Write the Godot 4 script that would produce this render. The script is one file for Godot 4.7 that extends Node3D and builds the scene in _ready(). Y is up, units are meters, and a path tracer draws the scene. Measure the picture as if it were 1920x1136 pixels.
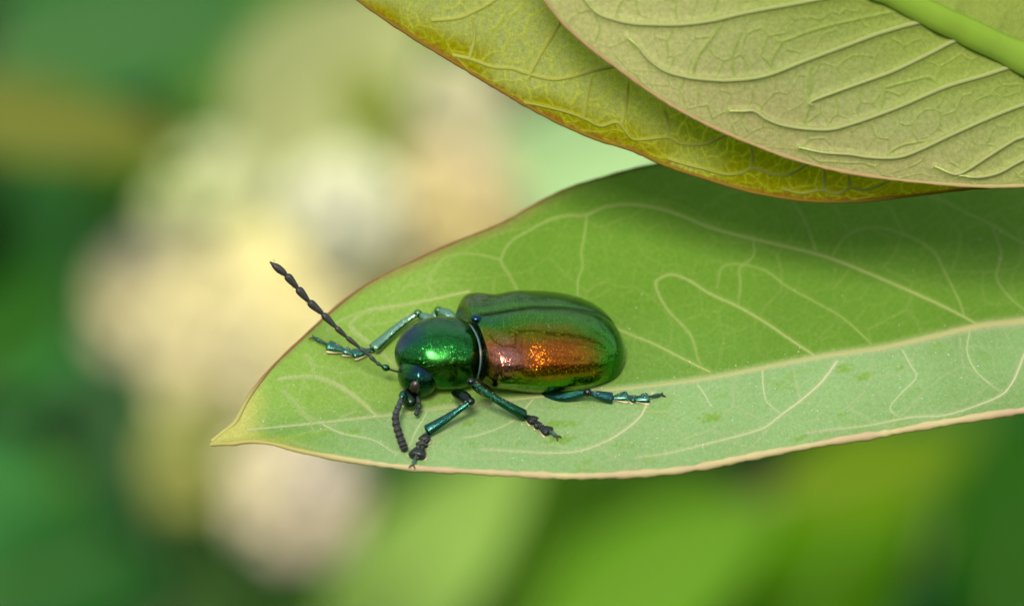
extends Node3D
# A leaf beetle on a leaf, life size: all shapes are worked out in millimetres and stored in metres.

const MM := 0.001
const SUN_TOWARDS := Vector3(-0.13, 0.36, 0.92)
const MIDX := [-12.54, -11.77, -10.67, -8.46, -5.13, -1.57, 2.02, 5.4, 8.35, 13.15, 15.93, 20.13, 22.02, 27.51, 35.11]
const MIDY := [-5.86, -5.42, -5.27, -5.05, -4.69, -4.23, -3.84, -3.53, -3.16, -2.27, -1.87, -0.96, -0.73, 0.3, 1.59]
const LOW1 := [-12.53, -0.04, -11.73, -0.44, -10.85, -0.47, -9.96, -0.65, -8.83, -1.03, -6.83, -1.59, -3.95, -2.27, -1.31, -2.75, 0.88, -3.1, 2.63, -3.33, 5.26, -3.47, 7.02, -3.52, 9.69, -3.46, 12.81, -3.5, 16.41, -3.49, 21.4, -3.69, 26.89, -2.95, 32.86, -1.03, 35.06, -0.16]
const UP1 := [-12.54, 0.07, -12, 0.19, -11.58, 0.36, -11.29, 0.92, -10.99, 1.48, -10.15, 2.51, -8.85, 3.68, -7.31, 4.95, -5.96, 5.77, -4.37, 6.38, -2.54, 6.96, -0.46, 7.57, 0.93, 8.19, 2.33, 8.76, 3.96, 9.15, 5.84, 9.47, 8.44, 9.66, 11.51, 9.41, 15.08, 9.02, 19.84, 7.7, 24.6, 6, 29.3, 3.59, 33.38, 1.12, 35.14, 0.14]
const LOW2 := [-0.13, -0.32, 2.7, -1.2, 5.86, -2.45, 8.59, -3.55, 10.48, -4.3, 11.9, -5.02, 14.13, -6.13, 16.01, -6.92, 17.31, -7.31, 19.1, -7.66, 21.2, -7.81, 23.35, -7.85, 24.59, -7.72, 26, -7.79, 27.94, -7.69, 30.22, -7.32, 32.53, -6.83, 35.35, -6.23, 37.7, -5.6, 40.1, -4.81, 42.77, -3.88, 45.58, -2.55, 47.96, -1.07, 49.49, 0]
const LOW3 := [-0.18, -0.32, 1.36, -1.26, 3.29, -2.38, 5.65, -3.68, 7.82, -4.84, 9.21, -5.55, 11.28, -6.4, 13.4, -7.16, 15.37, -7.71, 17.2, -8.03, 19.12, -8.18, 21.08, -8.23, 23.14, -8.08, 25.04, -7.74, 26.68, -7.4, 28.12, -6.97, 29.41, -6.34, 30.69, -5.47, 31.77, -4.27, 32.66, -2.73, 33.04, 0, 33.04, -1.21]
# the two leaves that hang above: base, axis towards the tip, across, outwards
const O2 := Vector3(30.86, 5.36, -1.11)
const A2 := Vector3(-0.9381, 0.3296, 0.1062)
const B2 := Vector3(0.3428, 0.9274, 0.1498)
const N2 := Vector3(0.0491, -0.1769, 0.9830)
const LEN2 := 49.49
const O3 := Vector3(30.43, 5.82, 1.66)
const A3 := Vector3(-0.8949, 0.4098, 0.1766)
const B3 := Vector3(0.4425, 0.8659, 0.2332)
const N3 := Vector3(0.0574, -0.2869, 0.9562)
const LEN3 := 33.04
# the beetle's own axes: forward, up, to its left side
const BO := Vector3(-1.73, -1.8, -1.2)
const BF := Vector3(-0.9443, 0.0048, 0.3292)
const BU := Vector3(0.1665, 0.8695, 0.4649)
const BL := Vector3(0.2840, -0.4938, 0.8219)

var noise := FastNoiseLite.new()
var fine := FastNoiseLite.new()


# ---------------------------------------------------------------- helpers
class Acc:
	var p := PackedVector3Array()
	var n := PackedVector3Array()
	var c := PackedColorArray()
	var i := PackedInt32Array()


func herm(xs: Array, ys: Array, x: float) -> float:
	var n := xs.size()
	var k := 0
	while k < n - 2 and x > xs[k + 1]:
		k += 1
	return herm_at(xs, ys, k, x)


func herm_at(xs: Array, ys: Array, k: int, x: float) -> float:
	var n := xs.size()
	var k0 := maxi(k - 1, 0)
	var k3 := mini(k + 2, n - 1)
	var m0: float = (ys[k + 1] - ys[k0]) / (xs[k + 1] - xs[k0])
	var m1: float = (ys[k3] - ys[k]) / (xs[k3] - xs[k])
	var h: float = xs[k + 1] - xs[k]
	var t: float = (x - xs[k]) / h
	var t2 := t * t
	var t3 := t2 * t
	return (2 * t3 - 3 * t2 + 1) * ys[k] + (t3 - 2 * t2 + t) * h * m0 + (-2 * t3 + 3 * t2) * ys[k + 1] + (t3 - t2) * h * m1


func curve_of(flat: Array) -> Array:
	var xs := []
	var ys := []
	for k in range(0, flat.size(), 2):
		if xs.size() and flat[k] - xs[-1] < 0.12:
			continue
		xs.append(flat[k])
		ys.append(flat[k + 1])
	return [xs, ys]


func smooth(a: float, b: float, x: float) -> float:
	return smoothstep(a, b, x)


func bell(x: float, c: float, w: float) -> float:
	return exp(-(x - c) * (x - c) / (w * w))


func add_grid(acc: Acc, P: PackedVector3Array, nu: int, nv: int, wrap := false, flip := false, C := PackedColorArray(), one := Color.WHITE) -> void:
	var base := acc.p.size()
	var sg := -1.0 if flip else 1.0
	for a in nu:
		var a0 := maxi(a - 1, 0) * nv
		var a1 := mini(a + 1, nu - 1) * nv
		for b in nv:
			var b0 := (b - 1 + nv) % nv if wrap else maxi(b - 1, 0)
			var b1 := (b + 1) % nv if wrap else mini(b + 1, nv - 1)
			var nn := (P[a1 + b] - P[a0 + b]).cross(P[a * nv + b1] - P[a * nv + b0])
			if nn.length_squared() < 1e-16:
				nn = P[mini(a + 1, nu - 1) * nv] - P[maxi(a - 1, 0) * nv]
				nn = nn if a > nu / 2 else -nn
				acc.n.append(nn.normalized())
			else:
				acc.n.append(nn.normalized() * sg)
			acc.p.append(P[a * nv + b] * MM)
			acc.c.append(C[a * nv + b] if C.size() else one)
	for a in nu - 1:
		for b in (nv if wrap else nv - 1):
			var q := base + a * nv + b
			var r := base + a * nv + (b + 1) % nv
			if flip:
				acc.i.append_array([q, q + nv, r + nv, q, r + nv, r])
			else:
				acc.i.append_array([q, r + nv, q + nv, q, r, r + nv])


func mesh_of(acc: Acc) -> ArrayMesh:
	var arr := []
	arr.resize(Mesh.ARRAY_MAX)
	arr[Mesh.ARRAY_VERTEX] = acc.p
	arr[Mesh.ARRAY_NORMAL] = acc.n
	arr[Mesh.ARRAY_COLOR] = acc.c
	arr[Mesh.ARRAY_INDEX] = acc.i
	var m := ArrayMesh.new()
	m.add_surface_from_arrays(Mesh.PRIMITIVE_TRIANGLES, arr)
	return m


func put(called: String, mesh: Mesh, mat: Material, parent: Node = self) -> MeshInstance3D:
	var o := MeshInstance3D.new()
	o.name = numbered(called, parent)
	o.mesh = mesh
	o.material_override = mat
	parent.add_child(o, true)
	return o


func numbered(called: String, parent: Node) -> String:
	if not parent.has_node(called):
		return called
	var k := 1
	while parent.has_node("%s_%03d" % [called, k]):
		k += 1
	return "%s_%03d" % [called, k]


func pivot(called: String, parent: Node = self, at := Vector3.ZERO) -> Node3D:
	var o := Node3D.new()
	o.name = numbered(called, parent)
	o.position = at * MM
	parent.add_child(o, true)
	return o


func tag(o: Node, label: String, category: String, group := "", kind := "") -> void:
	if label:
		o.set_meta("label", label)
	if category:
		o.set_meta("category", category)
	if group:
		o.set_meta("group", group)
	if kind:
		o.set_meta("kind", kind)


func catmull(pts: Array, per: int) -> Array:
	var out := []
	var n := pts.size()
	for k in n - 1:
		var p0: Vector3 = pts[k - 1] if k > 0 else pts[0] * 2.0 - pts[1]
		var p1: Vector3 = pts[k]
		var p2: Vector3 = pts[k + 1]
		var p3: Vector3 = pts[k + 2] if k + 2 < n else p2 * 2.0 - p1
		for s in per:
			var t := float(s) / per
			out.append(0.5 * (2.0 * p1 + (p2 - p0) * t + (2.0 * p0 - 5.0 * p1 + 4.0 * p2 - p3) * t * t + (3.0 * p1 - p0 - 3.0 * p2 + p3) * t * t * t))
	out.append(pts[n - 1])
	return out


# A tube along a path; radii are Vector2(across, along up) for every point.
func add_tube(acc: Acc, path: Array, radii: Array, up: Vector3, sides: int, col := Color.WHITE, cols := PackedColorArray()) -> void:
	var P := PackedVector3Array()
	var C := PackedColorArray()
	var n := path.size()
	for k in n:
		var t: Vector3 = path[mini(k + 1, n - 1)] - path[maxi(k - 1, 0)]
		t = t.normalized()
		var sd := t.cross(up)
		if sd.length() < 0.02:
			sd = t.cross(Vector3(0.3, 0.5, 0.81))
		sd = sd.normalized()
		var u := sd.cross(t)
		var r: Vector2 = radii[k]
		for j in sides:
			var g := TAU * j / sides
			P.append(path[k] + sd * (r.x * cos(g)) + u * (r.y * sin(g)))
			C.append(cols[k] if cols.size() else col)
	add_grid(acc, P, n, sides, true, false, C)


func tube(path: Array, radii: Array, up: Vector3, sides: int, col := Color.WHITE, cols := PackedColorArray()) -> ArrayMesh:
	var acc := Acc.new()
	add_tube(acc, path, radii, up, sides, col, cols)
	return mesh_of(acc)


# A lump from a to b with rounded ends: prof is a flat list of (share of the way, radius).
func add_lump(acc: Acc, a: Vector3, b: Vector3, prof: Array, up: Vector3, flat := 1.0, sides := 14, col := Color.WHITE) -> void:
	var path := []
	var radii := []
	var xs := []
	var ys := []
	for k in range(0, prof.size(), 2):
		xs.append(prof[k])
		ys.append(prof[k + 1])
	var n := 18
	for k in n + 1:
		var t := 0.5 - 0.5 * cos(PI * k / n)
		path.append(a.lerp(b, t))
		var r := maxf(herm(xs, ys, t), 0.0005)
		radii.append(Vector2(r, r * flat))
	add_tube(acc, path, radii, up, sides, col)


func lump(a: Vector3, b: Vector3, prof: Array, up: Vector3, flat := 1.0, sides := 14, col := Color.WHITE) -> ArrayMesh:
	var acc := Acc.new()
	add_lump(acc, a, b, prof, up, flat, sides, col)
	return mesh_of(acc)


func add_egg(acc: Acc, c: Vector3, x: Vector3, y: Vector3, z: Vector3, nu := 20, nv := 24, col := Color.WHITE) -> void:
	var P := PackedVector3Array()
	for a in nu + 1:
		var t := PI * a / nu
		for b in nv:
			var g := TAU * b / nv
			P.append(c - x * cos(t) + (y * cos(g) + z * sin(g)) * sin(t))
	add_grid(acc, P, nu + 1, nv, true, x.cross(y).dot(z) > 0.0, PackedColorArray(), col)


func egg(c: Vector3, x: Vector3, y: Vector3, z: Vector3, nu := 20, nv := 24, col := Color.WHITE) -> ArrayMesh:
	var acc := Acc.new()
	add_egg(acc, c, x, y, z, nu, nv, col)
	return mesh_of(acc)


func lin(r: float, g: float, b: float) -> Color:
	return Color(r, g, b).linear_to_srgb()


func plain(r: float, g: float, b: float, rough := 0.6, through := 0.0) -> StandardMaterial3D:
	var m := StandardMaterial3D.new()
	m.metallic_specular = 0.05
	m.albedo_color = lin(r, g, b)
	m.roughness = rough
	if through > 0.0:
		m.backlight_enabled = true
		var most := maxf(maxf(r, g), maxf(b, 0.001))
		m.backlight = lin(through * r / most, through * g / most, through * b / most)
	return m


# ---------------------------------------------------------------- textures
func noise_texture(size: int, freq: float, seed_: int, lo: Color, hi: Color, cell := false) -> NoiseTexture2D:
	var f := FastNoiseLite.new()
	f.seed = seed_
	f.frequency = freq
	f.noise_type = FastNoiseLite.TYPE_CELLULAR if cell else FastNoiseLite.TYPE_SIMPLEX_SMOOTH
	f.fractal_octaves = 4
	var t := NoiseTexture2D.new()
	t.width = size
	t.height = size
	t.seamless = true
	t.noise = f
	var ramp := Gradient.new()
	ramp.set_color(0, lo)
	ramp.set_color(1, hi)
	t.color_ramp = ramp
	return t


# small round pits scattered over a tile that repeats, with glints of light painted over them
func pit_textures(size: int, count: int, r0: float, r1: float, seed_: int, ground: float) -> Array:
	var im := Image.create(size, size, false, Image.FORMAT_L8)
	im.fill(Color(0.8, 0.8, 0.8))
	var glint := Image.create(size, size, false, Image.FORMAT_RGB8)
	glint.fill(Color(ground, ground, ground))
	var g := RandomNumberGenerator.new()
	g.seed = seed_
	for k in count:
		var x := g.randi_range(0, size - 1)
		var y := g.randi_range(0, size - 1)
		var r := g.randf_range(r0, r1)
		var n := int(ceil(r))
		var glint_strength := g.randf_range(0.2, 1.0)
		for dx in range(-n, n + 1):
			for dy in range(-n, n + 1):
				var d := sqrt(dx * dx + dy * dy) / r
				if d < 1.0:
					var px := (x + dx + size) % size
					var py := (y + dy + size) % size
					var v := 0.8 * smoothstep(0.0, 1.0, d)
					if v < im.get_pixel(px, py).r:
						im.set_pixel(px, py, Color(v, v, v))
					if d < 0.78:
						glint.set_pixel(px, py, Color(lerpf(ground, 1.0, glint_strength), lerpf(ground, 0.98, glint_strength), lerpf(ground, 0.8, glint_strength)))
	return [ImageTexture.create_from_image(im), ImageTexture.create_from_image(glint)]


# ---------------------------------------------------------------- leaves
func mid_z(x: float) -> float:
	return -0.15 * x - 0.003 * maxf(x, 0.0) * maxf(x, 0.0)


func fall(d: float) -> float:
	return 1.5 * d if d < 0.0 else 0.45 * d + 3.675 * (1.0 - exp(-d / 3.5))


func leaf_point(id: int, a: float, b: float) -> Vector3:
	if id == 1:
		return Vector3(a, herm(MIDX, MIDY, a) + b, mid_z(a) - fall(b))
	var wave := 0.10 * noise.get_noise_2d(a * 6.0, b * 6.0 + 300.0 * id)
	if id == 2:
		return O2 + A2 * a + B2 * b + N2 * (wave * 2.0 - 0.006 * b * b - 0.25 * smooth(-6.5, -8.0, b))
	return O3 + A3 * a + B3 * b + N3 * (wave - 0.008 * b * b)


# A blade as a fine grid: rows across at every step along, with a vein map that raises and colours it.
func new_leaf(id: int, a0: float, a1: float, nu: int, n_low: int, n_up: int, low: Array, up: Array) -> Dictionary:
	var nv := n_low + n_up + 1
	var lo := PackedFloat32Array()
	var hi := PackedFloat32Array()
	for k in nu:
		var a := lerpf(a0, a1, float(k) / (nu - 1))
		lo.append(minf(herm(low[0], low[1], a), -0.02))
		hi.append(maxf(herm(up[0], up[1], a), 0.02))
	var M := PackedFloat32Array()
	M.resize(nu * nv)
	var H := M.duplicate()
	return {"id": id, "a0": a0, "a1": a1, "nu": nu, "nl": n_low, "nh": n_up, "nv": nv, "lo": lo, "hi": hi, "M": M, "H": H}


func cell(L: Dictionary, a: float, b: float) -> Vector2:
	var u: float = clampf((a - L.a0) / (L.a1 - L.a0), 0.0, 1.0) * (L.nu - 1)
	var k := int(u)
	var v: float
	if b < 0.0:
		v = L.nl * (1.0 - b / L.lo[k])
	else:
		v = L.nl + L.nh * b / L.hi[k]
	return Vector2(u, v)


func stamp(L: Dictionary, pts: PackedVector2Array, w0: float, w1: float, mask: float, rise: float) -> void:
	var M: PackedFloat32Array = L.M
	var H: PackedFloat32Array = L.H
	var nu: int = L.nu
	var nv: int = L.nv
	var da: float = (L.a1 - L.a0) / (nu - 1)
	var total := 0.0
	for k in pts.size() - 1:
		total += pts[k].distance_to(pts[k + 1])
	var done := 0.0
	for k in pts.size() - 1:
		var len := pts[k].distance_to(pts[k + 1])
		var n := maxi(1, int(len / 0.035))
		for s in n:
			var p := pts[k].lerp(pts[k + 1], float(s) / n)
			var w := lerpf(w0, w1, (done + len * s / n) / total)
			var c := cell(L, p.x, p.y)
			var q := int(c.x)
			var db: float = -L.lo[q] / L.nl if p.y < 0.0 else L.hi[q] / L.nh
			if c.y < 0.0 or c.y > nv - 1 or db < 0.003:
				continue
			var ru := int(ceil(2.0 * w / da))
			var rv := mini(int(ceil(2.0 * w / db)), 30)
			for i in range(maxi(q - ru, 0), mini(q + ru + 1, nu)):
				for j in range(maxi(int(c.y) - rv, 0), mini(int(c.y) + rv + 1, nv)):
					var du := (i - c.x) * da
					var dv := (j - c.y) * db
					var g := exp(-(du * du + dv * dv) / (w * w))
					var at := i * nv + j
					M[at] = maxf(M[at], g * mask)
					if absf(g * rise) > absf(H[at]):
						H[at] = g * rise
		done += len
	L.M = M
	L.H = H


# a net of fine veins: the edges between the cells round scattered points
func net(L: Dictionary, a_from: float, a_to: float, gap: float, stretch: float, w: float, mask: float, rise: float, seed_: int, low_only := false) -> void:
	var g := RandomNumberGenerator.new()
	g.seed = seed_
	var pts := PackedVector2Array()
	var a := a_from
	while a < a_to:
		var k := int(clampf((a - L.a0) / (L.a1 - L.a0), 0.0, 1.0) * (L.nu - 1))
		var b: float = L.lo[k] + gap * 0.25
		var top: float = 0.5 if low_only else L.hi[k]
		while b < top:
			pts.append(Vector2((a + g.randf_range(-0.45, 0.45) * gap) / stretch, b + g.randf_range(-0.45, 0.45) * gap))
			b += gap
		a += gap * stretch
	var tri := Geometry2D.triangulate_delaunay(pts)
	var edge := {}
	var mid := PackedVector2Array()
	for t in range(0, tri.size(), 3):
		var c := (pts[tri[t]] + pts[tri[t + 1]] + pts[tri[t + 2]]) / 3.0
		mid.append(Vector2(c.x * stretch, c.y))
		for e in [[0, 1], [1, 2], [2, 0]]:
			var p := tri[t + e[0]]
			var q := tri[t + e[1]]
			var key := mini(p, q) * 100000 + maxi(p, q)
			if edge.has(key):
				var m0: Vector2 = mid[edge[key]]
				var m1: Vector2 = mid[t / 3]
				if m0.distance_to(m1) < gap * stretch * 1.6:
					var much := g.randf_range(0.35, 1.0)
					stamp(L, PackedVector2Array([m0, (m0 + m1) * 0.5 + Vector2(g.randf_range(-0.06, 0.06), g.randf_range(-0.06, 0.06)) * gap, m1]), w * lerpf(0.75, 1.0, much), w * lerpf(0.75, 1.0, much), mask * much, rise * much)
			else:
				edge[key] = t / 3


func finish(L: Dictionary) -> ArrayMesh:
	var nu: int = L.nu
	var nv: int = L.nv
	var id: int = L.id
	var P := PackedVector3Array()
	var C := PackedColorArray()
	P.resize(nu * nv)
	C.resize(nu * nv)
	var N: Vector3 = [Vector3.ZERO, Vector3(0, 0.77, 0.64), N2, N3][id]
	for k in nu:
		var a := lerpf(L.a0, L.a1, float(k) / (nu - 1))
		var my := herm(MIDX, MIDY, a) if id == 1 else 0.0
		var mz := mid_z(a)
		for j in nv:
			var t: float
			var b: float
			if j < L.nl:
				t = -1.0 + float(j) / L.nl
				b = -t * L.lo[k]
			else:
				t = float(j - L.nl) / L.nh
				b = t * L.hi[k]
			var at := k * nv + j
			var p := Vector3(a, my + b, mz - fall(b)) if id == 1 else leaf_point(id, a, b)
			P[at] = p + N * L.H[at]
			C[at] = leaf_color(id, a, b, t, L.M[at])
	L.P = P
	var acc := Acc.new()
	add_grid(acc, P, nu, nv, false, id != 1, C)
	return mesh_of(acc)


func on_leaf(L: Dictionary, a: float, b: float) -> Vector3:
	var c := cell(L, a, b)
	var u := clampf(c.x, 0.0, L.nu - 1.001)
	var v := clampf(c.y, 0.0, L.nv - 1.001)
	var at := int(u) * int(L.nv) + int(v)
	var fu := u - int(u)
	var fv := v - int(v)
	var P: PackedVector3Array = L.P
	return P[at].lerp(P[at + L.nv], fu).lerp(P[at + 1].lerp(P[at + 1 + L.nv], fu), fv)


func mixc(a: Color, b: Color, t: float) -> Color:
	return a.lerp(b, clampf(t, 0.0, 1.0))


var spots := [1.78, -1.19, 0.58, 0.16, 2.45, -1.25, 0.4, 0.11, 1.99, -1.85, 0.67, 0.16, 8.36, -1.63, 0.58, 0.22, 14.12, -0.63, 0.4, 0.18, 14.88, -1.06, 0.67, 0.16, 16.5, -1, 0.22, 0.11, 13.81, -2.51, 0.27, 0.09, 18.63, -3.87, 1.34, 0.13, 19.54, -3.85, 1.34, 0.13, 11.95, -3.13, 0.36, 0.11, -9.2, -0.46, 1.12, 0.18, -7.99, -0.41, 0.49, 0.13, -6.66, -0.53, 0.36, 0.11, -8.48, 1.09, 0.2, 0.36, -10.24, 2, 0.27, 0.18, -1.78, -0.75, 0.31, 0.13, -10.65, -0.22, 0.67, 0.16]

func leaf_color(id: int, a: float, b: float, t: float, m: float) -> Color:
	var n := noise.get_noise_2d(a * 10.0, b * 10.0 + id * 500.0)
	var f := fine.get_noise_2d(a * 60.0, b * 60.0 + id * 900.0)
	var c: Color
	if id == 1:
		# a waxy bloom lies on the near half, thinner towards the tip and on the far half, where it also paints in light along the midrib
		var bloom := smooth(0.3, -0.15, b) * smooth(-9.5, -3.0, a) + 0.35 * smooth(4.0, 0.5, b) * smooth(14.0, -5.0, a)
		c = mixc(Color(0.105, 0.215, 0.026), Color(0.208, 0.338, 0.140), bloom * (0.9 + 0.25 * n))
		c = mixc(c, Color(0.20, 0.33, 0.065), smooth(2.0, -6.0, a) * smooth(-0.5, 1.0, b) * 0.75)
		var rub := smooth(0.30, 0.62, noise.get_noise_2d(a * 34.0 + 90.0, b * 60.0)) * 0.3
		for k in range(0, spots.size(), 4):
			var dx: float = (a - spots[k]) / spots[k + 2]
			var dy: float = (b - spots[k + 1]) / spots[k + 3]
			if dx * dx + dy * dy < 2.0:
				rub = maxf(rub, 0.75 - 0.75 * smooth(0.35, 1.3, sqrt(dx * dx + dy * dy) + 0.5 * f))
		c = mixc(c, Color(0.15, 0.28, 0.035), rub * smooth(0.5, -0.2, b - 1.2 * smooth(-4.0, -9.0, a)))
		# the horn at the tip and the rims
		c = mixc(c, Color(0.40, 0.40, 0.115), smooth(-9.8, -11.4, a + 0.5 * n))
		c = mixc(c, Color(0.30, 0.31, 0.07), smooth(-7.5, -11.0, a) * smooth(-0.3, -0.9, t) * 0.9)
		c = mixc(c, Color(0.20, 0.15, 0.06), smooth(0.90, 1.0, t + 0.04 * n) * 0.65 * smooth(6.0, -2.0, a))
		c = mixc(c, Color(0.42, 0.36, 0.20), smooth(-0.955, -1.0, t + 0.015 * f) * 0.8)
		c = mixc(c, mixc(Color(0.38, 0.38, 0.23), Color(0.24, 0.30, 0.09), smooth(-0.1, 0.3, b) * smooth(-7.0, -1.0, a)), m)
	elif id == 2:
		# olive and yellow where light comes through, a pale sheen painted in towards the tip
		c = mixc(Color(0.115, 0.148, 0.002), Color(0.155, 0.152, 0.002), smooth(-0.72, -0.92, t + 0.12 * n))
		c = mixc(c, Color(0.12, 0.175, 0.012), smooth(-0.75, -0.35, t))
		var pale := smooth(21.0, 27.0, a + 5.0 * n) * smooth(-0.99, -0.78, t + 0.3 * n)
		c = mixc(c, Color(0.22, 0.25, 0.10), pale * 0.85)
		c = mixc(c, Color(0.17, 0.095, 0.012), smooth(-0.96, -0.99, t + 0.03 * f + 0.02 * n))
		c = mixc(c, Color(0.26, 0.28, 0.03), m)
	else:
		# grey green felt, pinkish towards the rim, greener by the midrib
		c = mixc(Color(0.192, 0.212, 0.095), Color(0.135, 0.175, 0.040), smooth(-0.75, -0.1, t + 0.15 * n))
		c = mixc(c, Color(0.225, 0.21, 0.105), smooth(-0.62, -0.98, t + 0.2 * n) * 0.75)
		c = mixc(c, Color(0.16, 0.20, 0.055), smooth(14.0, 5.0, a) * 0.6)
		c = mixc(c, Color(0.25, 0.25, 0.125), smooth(19.0, 26.0, a) * 0.7)
		c = mixc(mixc(c, Color(0.15, 0.195, 0.05), smooth(0.0, 0.3, m) * 0.7), Color(0.30, 0.33, 0.15), smooth(0.42, 0.75, m))
	var k: float = (1.0 + 0.10 * n + (0.07 if id == 1 else 0.16) * f) * [0.0, 1.5, 2.0, 2.6][id]
	return Color(c.r * k, c.g * k, c.b * k)


func pairs(flat: Array) -> PackedVector2Array:
	var ctl := []
	for k in range(0, flat.size(), 2):
		ctl.append(Vector3(flat[k], flat[k + 1], 0.0))
	var out := PackedVector2Array()
	for p in catmull(ctl, 6):
		out.append(Vector2(p.x, p.y))
	return out


func vein(L: Dictionary, called: String, pts: PackedVector2Array, r0: float, r1: float, high: float, sink: float, mat: Material, parent: Node, col: Color, col_end: Color) -> void:
	var path := []
	var radii := []
	var cols := PackedColorArray()
	var id: int = L.id
	var N: Vector3 = [Vector3.ZERO, Vector3(0, 0.77, 0.64), N2, N3][id]
	var n := pts.size()
	for k in n:
		var t := float(k) / (n - 1)
		var r := lerpf(r0, r1, pow(t, 0.8)) * (1.0 + 0.12 * fine.get_noise_2d(k * 31.0, id * 77.0))
		r *= 0.15 + 0.85 * smooth(1.0, 0.80, t)
		path.append(on_leaf(L, pts[k].x, pts[k].y) - N * (sink * r * high))
		radii.append(Vector2(r, r * high))
		cols.append(col.lerp(col_end, t))
	put(called, tube(path, radii, N, 10, col, cols), mat, parent)


func margin(L: Dictionary, low: bool, r_of: Callable, col_of: Callable, mat: Material, parent: Node) -> void:
	var path := []
	var radii := []
	var cols := PackedColorArray()
	var n := 420
	for k in n + 1:
		var a := lerpf(L.a0, L.a1, float(k) / n)
		var q := int(clampf((a - L.a0) / (L.a1 - L.a0), 0.0, 1.0) * (L.nu - 1))
		path.append(on_leaf(L, a, (L.lo[q] if low else L.hi[q])))
		var r: float = r_of.call(a) * (1.0 + 0.35 * fine.get_noise_2d(a * 25.0, 40.0) + 0.28 * noise.get_noise_2d(a * 40.0, 7.0))
		radii.append(Vector2(r, r))
		cols.append(col_of.call(a))
	put("leaf_margin", tube(path, radii, Vector3(0.1, 0.3, 0.95), 10, Color.WHITE, cols), mat, parent)


func leaf_material(rough: float, through: Color, bump: Texture2D, bump_mm: float, tile_mm: float, tint: Texture2D) -> StandardMaterial3D:
	var m := StandardMaterial3D.new()
	m.vertex_color_use_as_albedo = true
	m.albedo_texture = tint
	m.roughness = rough
	m.metallic_specular = 0.14
	m.backlight_enabled = true
	m.backlight = through.linear_to_srgb()
	m.uv1_triplanar = true
	m.uv1_scale = Vector3.ONE * (1000.0 / tile_mm)
	m.heightmap_enabled = true
	m.heightmap_texture = bump
	m.heightmap_scale = bump_mm * 0.1
	return m


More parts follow.
